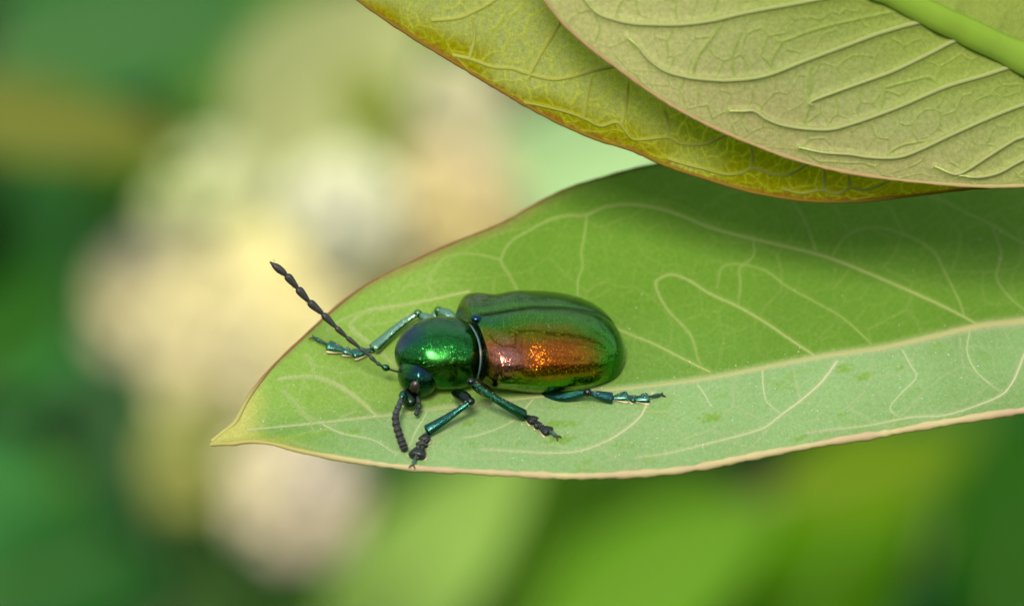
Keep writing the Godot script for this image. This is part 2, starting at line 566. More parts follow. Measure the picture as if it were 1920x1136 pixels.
func build_leaves() -> Dictionary:
	var grain := noise_texture(512, 0.02, 5, Color(0.84, 0.84, 0.84), Color(1, 1, 1))
	var pores := noise_texture(512, 0.05, 9, Color(0, 0, 0), Color(1, 1, 1))
	var vm := StandardMaterial3D.new()
	vm.vertex_color_use_as_albedo = true
	vm.roughness = 0.5
	vm.metallic_specular = 0.12
	vm.backlight_enabled = true
	vm.backlight = Color(0.80, 0.85, 0.35)

	# --- the broad leaf that carries the beetle
	var root := pivot("broad_leaf")
	tag(root, "broad pale green leaf with pointed tip that the beetle stands on", "leaf")
	var L := new_leaf(1, -12.53, 35.0, 1000, 110, 240, curve_of(LOW1), curve_of(UP1))
	var veins1 := [
		[20.15, -0.05, 19.24, 0.68, 18, 1.6, 16.3, 2.76, 14.78, 3.66, 13.15, 4.45, 10.4, 5.62, 8.76, 6.37, 6.89, 7.37, 5.35, 7.84, 4.11, 7.86, 3.18, 7.56, 2.27, 7.61, 1.41, 7.42, 0.74, 7.11, -0.07, 6.71, -0.48, 5.97, -0.18, 5.38, 0.23, 4.55, 0.57, 3.71],
		[-0.48, 5.97, -1.11, 6.22, -2, 6.42, -2.85, 6.37, -3.4, 5.91, -3.67, 5.37, -3.32, 4.73],
		[3.25, 7.51, 3.15, 6.7, 3, 6.01, 3.04, 5.31, 2.83, 4.64, 2.86, 3.26],
		[12.97, 0.01, 11.75, 1.09, 10.92, 1.84, 9.74, 2.78, 8.56, 3.54, 7.7, 4.23, 6.94, 4.6, 6.38, 4.48, 6.21, 4.18, 6.67, 3.14, 7.62, 1.95, 7.9, 0.94, 8.13, 0.21],
		[8.41, 0.23, 7.15, 1.04, 6.1, 1.7, 5.02, 2.25, 3.66, 2.96, 2.06, 3.67, 0.57, 4.4],
		[15.39, 0.2, 14.3, 1.42, 13.15, 2.29, 11.88, 3.24, 11.03, 4.07, 9.95, 4.56, 9.13, 4.6, 8.87, 3.72],
		[19.5, 0.51, 19.31, 1.31, 18.86, 2.52, 18.38, 3.63, 17.26, 4.57, 15.87, 5.21, 14.67, 5.04, 13.92, 4.19],
		[13.27, 4.43, 12.97, 5.49, 12.55, 6.46, 11.93, 7.59],
		[10.52, 5.5, 10.49, 4.83, 9.87, 4.39, 9.89, 3.74, 9.73, 2.75],
		[22.93, -0.16, 22.09, 0.47, 21.43, 1.23, 21.08, 2.03, 21.41, 3, 21.11, 4.19],
		[25.31, 1.23, 24.01, 2.26, 22.43, 3.3, 21.16, 4.25, 19.96, 4.98, 18.89, 5.77, 17.38, 6.68],
		[13.81, -0.32, 13.07, -1.05, 12.15, -1.63, 11.25, -2.06, 10.48, -2.43, 9.08, -2.57, 7.8, -2.66, 6.42, -2.8, 5.06, -2.82],
		[22.21, -0.94, 21.76, -1.52, 21.2, -2.41, 20.58, -2.96, 19.55, -3.19, 18.12, -3.28, 16.54, -3.04, 14.38, -3.06, 12.25, -2.96],
		[16.66, -0.26, 16.92, -0.94, 17.1, -1.51, 16.44, -1.98, 15.85, -2.52, 16.24, -3.02],
		[5.95, -0.28, 5.64, -0.79, 5.35, -1.23, 4.71, -1.68, 3.92, -2.06, 2.8, -2.35, 1.65, -2.32, 0.49, -2.15, -1.32, -1.85],
		[-5.64, 0, -6.29, 0.63, -7.03, 1.24, -7.74, 1.67, -8.38, 1.91, -9.1, 1.98, -9.9, 1.97],
		[-8.37, -0.01, -8.85, 0.56, -9.23, 1.03, -9.7, 1.51],
		[-8.38, 1.91, -8.5, 2.53, -8.87, 2.88],
		[-1.83, 4.79, -3.09, 4.67, -3.89, 4.6, -4.89, 4.54, -6.05, 4.5, -6.68, 4.2, -6.85, 3.79, -5.9, 2.92, -4.86, 1.9],
		[-6.05, 4.5, -7.29, 4.2, -7.95, 3.77],
		[-3.44, 5.36, -3.54, 5.65, -3.1, 6.03],
		[-3.57, -0.07, -3.68, -0.29, -4.02, -0.8, -4.31, -1.38, -4.85, -1.61],
		[7.84, -0.19, 8.19, -0.78, 8.34, -1.18],
		[10.62, -0.13, 10.62, -0.96, 10.74, -1.46, 11.26, -2],
		[0.9, -0.08, 0, -0.89, -1.33, -1.27, -2.21, -1.32],
		[19.65, -0.09, 19.4, -0.98, 19.72, -1.93, 20.61, -2.92],
		[-8.02, 0, -7.1, -0.51, -5.76, -0.93, -4.85, -1.57]]
	net(L, -11.5, 28.0, 0.95, 1.25, 0.052, 0.20, 0.0, 21)
	net(L, -11.0, 28.0, 2.3, 1.15, 0.062, 0.34, 0.0, 22)
	var main := [0, 3, 4, 11, 12, 14, 15, 18]
	for k in veins1.size():
		stamp(L, pairs(veins1[k]), 0.10 if k in main else 0.07, 0.065, 0.62 if k in main else 0.40, -0.012)
	var mid := PackedVector2Array()
	for k in 160:
		mid.append(Vector2(lerpf(34.5, -11.0, k / 159.0), 0.0))
	stamp(L, mid, 0.30, 0.05, 0.75, -0.02)
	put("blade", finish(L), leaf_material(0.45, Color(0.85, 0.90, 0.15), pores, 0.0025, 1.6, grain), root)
	vein(L, "midrib", mid, 0.34, 0.04, 0.40, 0.55, vm, root, Color(0.42, 0.36, 0.17), Color(0.30, 0.42, 0.15))
	for k in veins1.size():
		var strong: bool = k in main
		vein(L, "lateral_vein", pairs(veins1[k]), 0.075 if strong else 0.045, 0.035, 0.30, 0.78, vm, root, (Color(0.50, 0.52, 0.33) if strong else Color(0.40, 0.52, 0.26)) if veins1[k][5] < 0.0 else (Color(0.36, 0.42, 0.15) if strong else Color(0.25, 0.37, 0.09)), Color(0.36, 0.52, 0.24) if veins1[k][5] < 0.0 else Color(0.22, 0.35, 0.09))
	margin(L, true, func(a): return 0.08 + 0.05 * smooth(-11.0, -5.0, a) + 0.035 * smooth(-3.0, 8.0, a), func(a): return mixc(Color(0.42, 0.38, 0.13), mixc(Color(0.47, 0.37, 0.24), Color(0.50, 0.46, 0.25), 0.5 + noise.get_noise_2d(a * 22.0, 3.0)), smooth(-10.0, -5.0, a)), vm, root)
	margin(L, false, func(a): return 0.085 - 0.03 * smooth(-11.0, -9.0, a), func(a): return mixc(Color(0.42, 0.40, 0.14), mixc(Color(0.24, 0.14, 0.07), Color(0.16, 0.17, 0.05), smooth(-3.0, 8.0, a)), smooth(-11.6, -10.2, a)), vm, root)
	put("petiole", tube(catmull([on_leaf(L, 34.3, 0.0), Vector3(38, 2.2, -10.5), Vector3(42, 3.0, -13)], 8), range(17).map(func(k): return Vector2(0.45, 0.45) * lerpf(0.8, 1.3, k / 16.0)), Vector3.UP, 12, Color(0.30, 0.22, 0.10)), vm, root)

	# --- the leaf behind, seen from below and lit through
	root = pivot("olive_leaf")
	tag(root, "olive yellow leaf hanging between the grey green leaf and the beetle's leaf", "leaf")
	var K := new_leaf(2, 0.2, LEN2 - 0.2, 900, 240, 50, curve_of(LOW2), [[0.0, 3.0, 12.0, 24.0, 36.0, 45.0, LEN2], [0.2, 3.5, 7.6, 8.4, 6.6, 3.4, 0.1]])
	var veins2 := [
		[34.46, -5.36, 33.53, -4.93, 32.9, -4.38, 32.31, -3.67, 31.87, -2.8],
		[33.14, -6.46, 32.35, -6.36, 31.42, -6.36, 30.66, -6.16, 30.01, -6.14, 28.96, -6.03, 28.25, -5.68, 27.44, -5.1, 26.37, -4.41, 25.24, -3.39, 24.25, -2.2],
		[30.14, -7.53, 29.33, -7.28, 27.9, -7.1, 26.97, -7.11, 26.27, -7.17, 25.65, -6.78, 24.82, -7.23, 24.08, -6.96, 23.43, -6.66, 22.81, -6.72, 21.84, -6.38, 21.29, -5.85, 20.79, -5.33, 20.12, -4.3, 19.51, -3.36],
		[23.11, -7.53, 22.35, -7.5, 21.54, -7.42, 20.64, -7.34, 20.06, -7.09, 19.57, -6.67, 18.62, -6.62, 18.05, -6.37, 17.59, -5.8, 16.81, -4.8, 16.2, -3.86],
		[18.12, -7.07, 17.31, -6.97, 16.62, -6.58, 15.89, -6.47, 15.45, -6.04, 14.82, -5.92, 14.1, -5.32, 13.17, -4.22],
		[29.86, -6.35, 29.75, -5.36, 29.5, -4.08, 29.32, -3.3],
		[25.5, -6.75, 25.58, -6.01, 25.87, -4.92],
		[27.05, -7.14, 27.24, -6.37, 27.37, -5.22],
		[19.69, -6.74, 19.84, -6.12, 20.17, -5.76],
		[16.51, -6.54, 16.66, -5.95, 16.83, -5.64],
		[23.43, -6.66, 23.74, -5.95, 24.07, -5.59],
		[15.49, -6.06, 15.75, -5.5],
		[32.46, -6.38, 32.57, -5.42, 32.98, -4.62]]
	net(K, 3.0, 36.0, 0.52, 0.8, 0.040, 0.60, 0.015, 31, true)
	net(K, 3.0, 36.0, 1.3, 0.6, 0.048, 0.9, 0.03, 33, true)
	for v in veins2:
		stamp(K, pairs(v), 0.085, 0.075, 0.8, 0.05)
	put("blade", finish(K), leaf_material(0.45, Color(1.0, 1.0, 0.10), pores, 0.0035, 1.3, grain), root)
	for v in veins2:
		vein(K, "lateral_vein", pairs(v), 0.075, 0.06, 0.40, 0.82, vm, root, Color(0.36, 0.39, 0.09), Color(0.30, 0.33, 0.08))
	margin(K, true, func(a): return 0.075, func(a): return mixc(Color(0.22, 0.13, 0.03), Color(0.20, 0.15, 0.02), 0.5 + noise.get_noise_2d(a * 15.0, 9.0)), vm, root)
	var mid2 := PackedVector2Array()
	for k in 60:
		mid2.append(Vector2(lerpf(0.5, LEN2 - 1.0, k / 59.0), 0.0))
	vein(K, "midrib", mid2, 0.6, 0.1, 0.8, 0.0, vm, root, Color(0.20, 0.28, 0.06), Color(0.25, 0.28, 0.08))
	put("petiole", tube(catmull([O2, Vector3(36, 5.0, -4), Vector3(42, 3.8, -12)], 8), range(17).map(func(k): return Vector2(0.6, 0.6)), Vector3.UP, 12, Color(0.30, 0.22, 0.10)), vm, root)

	# --- the leaf in front, its felted underside turned this way
	root = pivot("grey_green_leaf")
	tag(root, "grey green leaf showing its veined underside, nearest the top right corner", "leaf")
	var G := new_leaf(3, 0.2, LEN3 - 0.1, 860, 300, 60, curve_of(LOW3), [[0.0, 3.0, 10.0, 18.0, 26.0, 30.0, LEN3], [0.2, 3.2, 7.6, 8.4, 6.4, 3.6, 0.1]])
	var veins3 := [
		[17.39, 0, 18.81, -1.08, 19.79, -1.82, 21.61, -3.18, 22.77, -4.14, 23.8, -4.83, 24.78, -5.32, 25.63, -5.68, 26.39, -5.87, 27.23, -5.92, 28.28, -5.43],
		[14.03, -0.01, 14.92, -0.39, 16.26, -1.55, 17.44, -2.81, 18.62, -4.08, 19.73, -5.3, 20.97, -6.12, 22.04, -6.58, 22.79, -6.81, 23.6, -6.92, 24.43, -6.75, 24.97, -6.5, 25.5, -6.33],
		[12.12, -0.07, 13.18, -0.38, 14.12, -1.58, 15.12, -2.86, 16.42, -4.25, 17.43, -5.36, 17.37, -5.59],
		[9.77, 0, 10.54, -0.35, 11.61, -1.36, 12.79, -2.45, 14.25, -4.2, 15.55, -5.58, 16.42, -6.27, 17.9, -6.82, 18.83, -6.91, 19.39, -6.83, 19.82, -7.05, 20.32, -7.29],
		[7.35, -0.05, 8.33, -0.57, 9.49, -1.7, 10.43, -2.73, 11.51, -4.06, 12.55, -5.43, 13.2, -6.05, 14.19, -6.52, 14.94, -6.75, 16.04, -7.2, 17.01, -7.43],
		[4.64, 0.1, 6.05, -0.57, 7.45, -1.74, 8.84, -2.91, 9.25, -3.43, 9.81, -4.41, 10.36, -5.38, 10.75, -5.64, 11.54, -5.67],
		[3.36, 0.08, 5.67, -1.28, 7.22, -2.64, 8.37, -3.8, 9.01, -4.74, 9.7, -5.3, 10.45, -5.58],
		[15.42, 0.05, 17.37, -1.46, 18.76, -2.62, 19.75, -3.67, 20.07, -3.67],
		[19.75, -3.67, 19.78, -4.48, 19.53, -5.11],
		[17.43, -5.36, 17.39, -5.97, 17.2, -6.59],
		[11.51, -4.06, 11.99, -4.59, 12.63, -5.04, 13.24, -5.54, 13.59, -6.21],
		[17.55, -5.42, 17.91, -4.84, 18.26, -3.95],
		[14.7, -4.44, 14.98, -3.74, 15.38, -3.13],
		[12.92, -2.58, 13.53, -2.37, 14.08, -2.76, 15.02, -3.58],
		[20.76, -5.95, 21.27, -5.19, 21.49, -4.05],
		[22.35, -6.71, 22.56, -5.81, 22.38, -4.47, 22.33, -3.85]]
	net(G, 2.0, 32.5, 0.42, 1.0, 0.040, 0.20, 0.010, 41, true)
	net(G, 2.0, 32.5, 1.15, 0.75, 0.050, 0.40, 0.035, 43, true)
	for k in veins3.size():
		if k < 7:
			stamp(G, pairs(veins3[k]), 0.30, 0.18, 0.0, 0.09)
		stamp(G, pairs(veins3[k]), 0.11 if k < 7 else 0.075, 0.07, 0.85 if k < 7 else 0.42, 0.15 if k < 7 else 0.045)
	put("blade", finish(G), leaf_material(0.62, Color(0.90, 1.0, 0.25), pores, 0.0045, 0.9, grain), root)
	var mid3 := PackedVector2Array()
	for k in 60:
		mid3.append(Vector2(lerpf(0.5, LEN3 - 0.6, k / 59.0), 0.0))
	vein(G, "midrib", mid3, 0.98, 0.2, 0.6, 0.0, vm, root, Color(0.21, 0.35, 0.045), Color(0.18, 0.30, 0.04))
	for k in 7:
		vein(G, "lateral_vein", pairs(veins3[k]), 0.10, 0.05, 0.55, 0.74, vm, root, Color(0.31, 0.37, 0.14), Color(0.38, 0.39, 0.19))
	margin(G, true, func(a): return 0.08, func(a): return mixc(Color(0.40, 0.29, 0.15), Color(0.42, 0.36, 0.17), smooth(14.0, 7.0, a) + 0.4 * noise.get_noise_2d(a * 12.0, 1.0)), vm, root)
	put("petiole", tube(catmull([O3, Vector3(35, 4.6, -2), Vector3(42, 4.4, -11)], 8), range(17).map(func(k): return Vector2(0.75, 0.75)), Vector3.UP, 12, Color(0.24, 0.33, 0.07)), vm, root)

	# --- the stem they grow from, to the right of the picture
	var stem := put("plant_stem", tube(catmull([Vector3(38, -400, -25), Vector3(41, -120, -15), Vector3(43, 3.5, -13), Vector3(40, 60, -20)], 12), range(37).map(func(k): return Vector2(1.6, 1.6) * lerpf(1.3, 0.8, k / 36.0)), Vector3(0, 0, 1), 16, Color(0.24, 0.16, 0.07)), vm)
	tag(stem, "reddish upright stem from which the three leaves grow", "stem")
	return L


# ---------------------------------------------------------------- beetle
func bp(f: float, u: float, l: float) -> Vector3:
	return BF * f + BU * u + BL * l


func shell(s: float, deg: float, side: float) -> Vector3:
	var tail := 1.0
	if s > 0.4:
		tail = pow(1.0 - pow(clampf((s - 0.4) / 0.6, 0.0, 1.0), 2.8), 1.0 / 2.8)
	var w := 3.12 * (0.93 + 0.07 * smooth(0.0, 0.4, s)) * tail * (1.0 - 0.20 * pow(1.0 - clampf(s / 0.08, 0.0, 1.0), 2.0))
	var h := 1.90 * (0.80 + 0.20 * smooth(0.0, 0.42, s)) * tail * (1.0 - 0.10 * pow(1.0 - clampf(s / 0.05, 0.0, 1.0), 2.0))
	# shoulder knob, the dip behind it and the low swelling near the middle
	var bump := 0.17 * (1.0 - pow(1.0 - bell(s, 0.115, 0.085) * bell(deg, 62.0, 20.0), 2.0)) - 0.09 * bell(s, 0.245, 0.08) * bell(deg, 58.0, 22.0) + 0.03 * bell(s, 0.31, 0.08) * bell(deg, 32.0, 12.0) - 0.05 * bell(s, 0.13, 0.06) * bell(deg, 30.0, 12.0)
	bump -= 0.055 * exp(-deg / 1.6) + 0.02 * exp(-deg / 6.0)
	var r := deg_to_rad(deg)
	var c := cos(r)
	var d := sin(r)
	var l := (w + bump) * pow(absf(d), 0.9)
	var u := (h + bump) * signf(c) * pow(absf(c), 0.85)
	if deg > 90.0:
		l -= 0.010 * (deg - 90.0)
		u *= 0.9
	# rolled rim along the side
	l += 0.05 * bell(deg, 93.0, 3.0)
	return bp(-6.6 * s + 0.05 * (1.0 - s), u, l * side)


func shell_color(s: float, deg: float, side: float) -> Color:
	var n := noise.get_noise_2d(s * 260.0, deg * 3.0)
	var g := deg + 5.0 * n
	var c := Color(0.13, 0.47, 0.010)
	c = mixc(c, Color(0.04, 0.36, 0.06), smooth(26.0, 6.0, g) * smooth(0.3, 0.05, s))
	c = mixc(c, Color(0.42, 0.40, 0.010), smooth(14.0, 32.0, g) * smooth(0.75, 0.45, s))
	var copper := smooth(30.0, 47.0, g) * smooth(86.0, 74.0, g) * smooth(0.86, 0.45, s + 0.05 * n)
	c = mixc(c, Color(0.85, 0.22, 0.018), copper)
	c = mixc(c, Color(0.90, 0.58, 0.015), smooth(70.0, 78.0, g) * smooth(92.0, 84.0, g) * smooth(0.9, 0.55, s))  # low band brightened to paint in the reflection of the leaf
	c = mixc(c, Color(1.0, 0.42, 0.36), bell(s, 0.105, 0.095) * bell(g, 64.0, 20.0))  # pale pink paints the shoulder's highlight over the red
	c = mixc(c, Color(0.32, 0.80, 0.02), smooth(84.0, 90.0, g) * smooth(0.02, 0.12, s))  # edge green raised too, as part of the painted leaf reflection
	c = mixc(c, Color(0.08, 0.56, 0.015), smooth(0.66, 0.86, s + 0.06 * n))
	c = mixc(c, Color(0.010, 0.10, 0.09), smooth(0.86, 0.97, s) * smooth(74.0, 90.0, g))
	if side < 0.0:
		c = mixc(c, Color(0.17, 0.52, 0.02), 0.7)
	c = mixc(c, Color(0.02, 0.05, 0.015), smooth(4.0, 0.5, deg) * 0.7)
	return c


func metal(rough: float, bump: Array, bump_mm: float, tile_mm: float, coat := 0.0, coat_rough := 0.26) -> StandardMaterial3D:
	var m := StandardMaterial3D.new()
	m.vertex_color_use_as_albedo = true
	m.metallic = 1.0
	m.roughness = rough
	if bump.size():
		m.albedo_texture = bump[1]
		m.uv1_triplanar = true
		m.uv1_scale = Vector3.ONE * (1000.0 / tile_mm)
		m.heightmap_enabled = true
		m.heightmap_texture = bump[0]
		m.heightmap_scale = bump_mm * 0.1
	if coat > 0.0:
		m.clearcoat_enabled = true
		m.clearcoat = coat
		m.clearcoat_roughness = coat_rough
	return m


func hairs(called: String, path: Array, out_r: float, count: int, length: float, lean: float, seed_: int, mat: Material, parent: Node, from := 0.0) -> void:
	var g := RandomNumberGenerator.new()
	g.seed = seed_
	var acc := Acc.new()
	for k in count:
		var t := g.randf_range(from, 0.999) * (path.size() - 1)
		var q := int(t)
		var p: Vector3 = path[q].lerp(path[q + 1], t - q)
		var dir: Vector3 = (path[q + 1] - path[q]).normalized()
		var sd := Vector3(g.randfn(), g.randfn(), g.randfn())
		sd = (sd - dir * sd.dot(dir)).normalized()
		var a := p + sd * out_r * lerpf(0.6, 1.0, t / (path.size() - 1))
		var b := a + (sd + dir * lean).normalized() * length * g.randf_range(0.6, 1.2)
		add_tube(acc, [a, a.lerp(b, 0.5), b], [Vector2(0.011, 0.011), Vector2(0.008, 0.008), Vector2(0.001, 0.001)], Vector3(0.2, 0.9, 0.3), 3, Color(0.40, 0.40, 0.30))
	var o := put(called, mesh_of(acc), mat, parent)
	o.set_meta("kind", "stuff")


func build_beetle() -> void:
	var root := pivot("leaf_beetle", self, BO)
	tag(root, "shiny metallic green and copper beetle standing on the broad pale leaf", "beetle")
	var pits := pit_textures(512, 360, 5.5, 8.5, 3, 0.56)
	var sand := pit_textures(512, 900, 6.0, 10.0, 4, 0.8)
	var wing_mat := metal(0.16, pits, 0.0095, 1.9, 0.12, 0.15)
	var neck_mat := metal(0.20, pits, 0.012, 1.7, 0.2, 0.2)
	var leg_mat := metal(0.20, sand, 0.014, 1.2, 0.3)
	var dark := StandardMaterial3D.new()
	dark.vertex_color_use_as_albedo = true
	dark.roughness = 0.42
	dark.uv1_triplanar = true
	dark.uv1_scale = Vector3.ONE * 900.0
	dark.heightmap_enabled = true
	dark.heightmap_texture = sand[0]
	dark.heightmap_scale = 0.002
	var foot_mat := dark.duplicate()
	foot_mat.roughness = 0.24
	var hair_mat := StandardMaterial3D.new()
	hair_mat.vertex_color_use_as_albedo = true
	hair_mat.roughness = 0.35

	# wing cases
	for side in [1.0, -1.0]:
		var P := PackedVector3Array()
		var C := PackedColorArray()
		var nu := 150
		var nv := 96
		for a in nu:
			var s := 1.0 - pow(1.0 - maxf(a - 6.0, 0.0) / (nu - 7.0), 1.35)
			var shut := 1.0 if a >= 6 else lerpf(0.45, 0.985, sqrt(a / 6.0))
			for b in nv:
				var deg := 114.0 * pow(b / (nv - 1.0), 1.1)
				P.append(shell(s, deg, side) * shut)
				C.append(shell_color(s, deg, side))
		var acc := Acc.new()
		add_grid(acc, P, nu, nv, false, side > 0.0, C)
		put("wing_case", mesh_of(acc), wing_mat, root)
	# underside of the body
	put("abdomen", egg(bp(-3.1, -0.12, 0), BF * 3.25, BU * 0.85, BL * 2.55, 24, 32, Color(0.012, 0.03, 0.016)), leg_mat, root)
	put("scutellum", egg(Vector3(0.25, 1.15, 0.75), BF * 0.27, BU * 0.16, BL * 0.24, 12, 16, Color(0.02, 0.12, 0.22)), neck_mat, root)

	# neck shield
	var pc := Vector3(-1.26, -0.34, 0.45)
	var pu := 70
	var pv := 90
	var PP := PackedVector3Array()
	var PC := PackedColorArray()
	var rim := []
	for a in pu:
		var t := lerpf(-0.80, 1.0, 1.0 - pow(1.0 - a / (pu - 1.0), 1.6))
		var r := sqrt(maxf(1.0 - pow(-t, 4.0), 0.0)) if t < 0.0 else sqrt(maxf(1.0 - pow(t, 2.0), 0.0))
		for b in pv:
			var ph := TAU * b / pv
			var c := cos(ph)
			var d := sin(ph)
			var up := 1.40 if c > 0.0 else 1.28
			var q := 1.0 - 0.035 * bell(t, 0.15, 0.18) * bell(absf(ph - PI) * 180.0 / PI, 88.0, 14.0) - 0.02 * bell(t, -0.45, 0.12) * bell(rad_to_deg(ph), 32.0, 10.0)
			var pt: Vector3 = (pc + BF * ((1.62 if t < 0.0 else 1.98) * t) + BU * (up * r * signf(c) * pow(absf(c), 0.86 + 0.12 * smooth(0.0, 0.5, t)) * q - 0.12 * maxf(t, 0.0)) + BL * (1.78 * r * signf(d) * pow(absf(d), 0.82) * q))
			if pt.z > pc.z:
				var w1 := Vector2(pt.x + BO.x + 2.86, pt.y + BO.y + 1.95).length() / 0.52
				var w2 := Vector2(pt.x + BO.x + 2.15, pt.y + BO.y + 2.2).length() / 0.3
				pt.z -= 0.075 * exp(-w1 * w1) + 0.03 * exp(-w2 * w2)
			PP.append(pt)
			var deg := rad_to_deg(ph if ph < PI else ph - TAU)
			var nn := noise.get_noise_2d(t * 90.0, deg)
			var col := Color(0.025, 0.34, 0.05)
			col = mixc(col, Color(0.010, 0.09, 0.20), smooth(0.35, 0.85, t + 0.1 * nn) * smooth(45.0, -10.0, deg))
			col = mixc(col, Color(0.010, 0.14, 0.10), smooth(-5.0, -60.0, deg))
			col = mixc(col, Color(0.16, 0.40, 0.015), bell(deg, 84.0, 16.0) * bell(t, 0.0, 0.6) * 0.8)
			col = mixc(col, Color(0.05, 0.48, 0.012), smooth(98.0, 118.0, deg))
			col = mixc(col, Color(0.012, 0.14, 0.08), smooth(-0.6, -0.8, t))
			PC.append(col)
		if a == 0:
			for b in pv + 1:
				rim.append(PP[b % pv])
	var pacc := Acc.new()
	add_grid(pacc, PP, pu, pv, true, true, PC)
	put("pronotum", mesh_of(pacc), neck_mat, root)
	put("pronotum_rim", tube(rim, rim.map(func(_p): return Vector2(0.055, 0.055)), BF, 10, Color(0.06, 0.13, 0.14)), hair_mat, root)

	# head
	var hc := Vector3(-2.23, -1.25, 1.2)
	var hacc := Acc.new()
	var HP := PackedVector3Array()
	var HC := PackedColorArray()
	for a in 49:
		var t := PI * a / 48.0
		for b in 56:
			var g := TAU * b / 56.0
			var k := sin(t)
			var f := -cos(t)
			var brow := 1.0 + 0.05 * bell(f, 0.35, 0.2) * bell(sin(g), 0.75, 0.25) - 0.05 * bell(f, 0.55, 0.2) * bell(sin(g), 0.0, 0.35)
			HP.append(hc + BF * (0.82 * f) + (BU * (0.84 * cos(g)) + BL * (1.05 * sin(g))) * (pow(k, 0.9) * brow))
			var col := Color(0.016, 0.20, 0.06)
			col = mixc(col, Color(0.008, 0.07, 0.14), smooth(0.1, 0.8, cos(g) * k))
			col = mixc(col, Color(0.05, 0.32, 0.02), bell(sin(g) * k, 0.15, 0.3) * smooth(0.2, 0.7, f))
			HC.append(col)
	add_grid(hacc, HP, 49, 56, true, true, HC)
	put("head", mesh_of(hacc), neck_mat, root)
	var eye_mat := StandardMaterial3D.new()
	eye_mat.albedo_color = lin(0.010, 0.005, 0.0055)
	eye_mat.roughness = 0.38
	eye_mat.clearcoat_enabled = true
	eye_mat.clearcoat = 0.25
	var e1 := Vector3(-2.31, -1.7, 2)
	var e2: Vector3 = e1 - BL * (2.0 * (e1 - hc).dot(BL))
	for e in [e1, e2]:
		var o := put("eye", egg(e, BF * 0.25, BU * 0.32, BL * 0.21, 20, 24), eye_mat, root)
		o.name = o.name
	put("mouthparts", egg(Vector3(-2.6, -2.22, 1.8), BF * 0.32, BU * 0.34, BL * 0.55, 16, 20, Color(0.012, 0.05, 0.025)), leg_mat, root)
	var palp := [Vector3(-2.24, -2.13, 1.9), Vector3(-2.15, -2.41, 2.15), Vector3(-2.17, -2.63, 2.35), Vector3(-2.3, -2.89, 2.55)]
	var pal := pivot("palp", root)
	for k in 3:
		put("palp_segment", lump(palp[k], palp[k + 1], [0.0, 0.03, 0.15, 0.08, 0.6, 0.11, 0.9, 0.09, 1.0, 0.01], BU, 1.0, 12, Color(0.012, 0.02, 0.016)), dark, pal)

	# antennae: a knob, slim beads, then five thick hairy segments
	var ants := [[Vector3(-2.94, -1.14, 0.9), Vector3(-3.43, -0.99, 0.97), Vector3(-3.76, -0.85, 1.05), Vector3(-3.96, -0.71, 1.12), Vector3(-4.25, -0.44, 1.2), Vector3(-4.67, -0.08, 1.27), Vector3(-5.23, 0.37, 1.35), Vector3(-5.68, 0.79, 1.43), Vector3(-6.23, 1.35, 1.5), Vector3(-6.81, 1.87, 1.57), Vector3(-7.28, 2.43, 1.65), Vector3(-7.74, 2.98, 1.73), Vector3(-8.42, 3.52, 1.8)], [Vector3(-2.76, -1.79, 1.95), Vector3(-2.8, -1.92, 2.15), Vector3(-2.9, -2.18, 2.5), Vector3(-2.96, -2.42, 2.75), Vector3(-3.06, -2.64, 3), Vector3(-3.12, -2.86, 3.2), Vector3(-3.12, -3.07, 3.4), Vector3(-3.07, -3.31, 3.6), Vector3(-2.99, -3.55, 3.8), Vector3(-2.91, -3.77, 3.95), Vector3(-2.82, -4.01, 4.1), Vector3(-2.75, -4.18, 4.25), Vector3(-2.69, -4.33, 4.35)]]
	for w in 2:
		var pts: Array = ants[w]
		var an := pivot("antenna", root)
		var stalk := Acc.new()
		add_tube(stalk, pts, pts.map(func(_p): return Vector2(0.05, 0.05)), BU, 8, Color(0.02, 0.022, 0.02))
		put("antenna_core", mesh_of(stalk), dark, an)
		for k in range(1, 12):
			var a: Vector3 = pts[k]
			var b: Vector3 = pts[k + 1]
			var r: float = [0.0, 0.14, 0.085, 0.095, 0.10, 0.105, 0.12, 0.155, 0.17, 0.175, 0.175, 0.16][k]
			if w == 1:
				r = [0.0, 0.15, 0.125, 0.14, 0.15, 0.16, 0.17, 0.175, 0.18, 0.18, 0.18, 0.16][k]
			var neck := 0.45 if w == 0 else 0.6
			var prof := [0.0, r * neck, 0.12, r * (neck + 0.16), 0.65, r, 0.88, r * 0.95, 1.0, r * (neck + 0.06)]
			if k == 1:
				prof = [0.0, r * 0.4, 0.25, r * 0.95, 0.6, r, 0.9, r * 0.6, 1.0, r * 0.3]
			elif k == 11:
				prof = [0.0, r * 0.5, 0.2, r * 0.9, 0.55, r, 0.82, r * 0.55, 1.0, r * 0.05]
			var col := Color(0.012, 0.0125, 0.013) if k > 4 else Color(0.02, 0.035, 0.03)
			if k == 1:
				put("antenna_segment", lump(a, b, prof, BU, 1.0, 16, Color(0.02, 0.13, 0.08)), leg_mat, an)
			else:
				put("antenna_segment", lump(a, b, prof, BU, 1.0, 16, col), dark, an)
		hairs("antenna_hair", pts.slice(5), 0.15, 220, 0.06, 0.9, 60 + w, hair_mat_dark(), an)

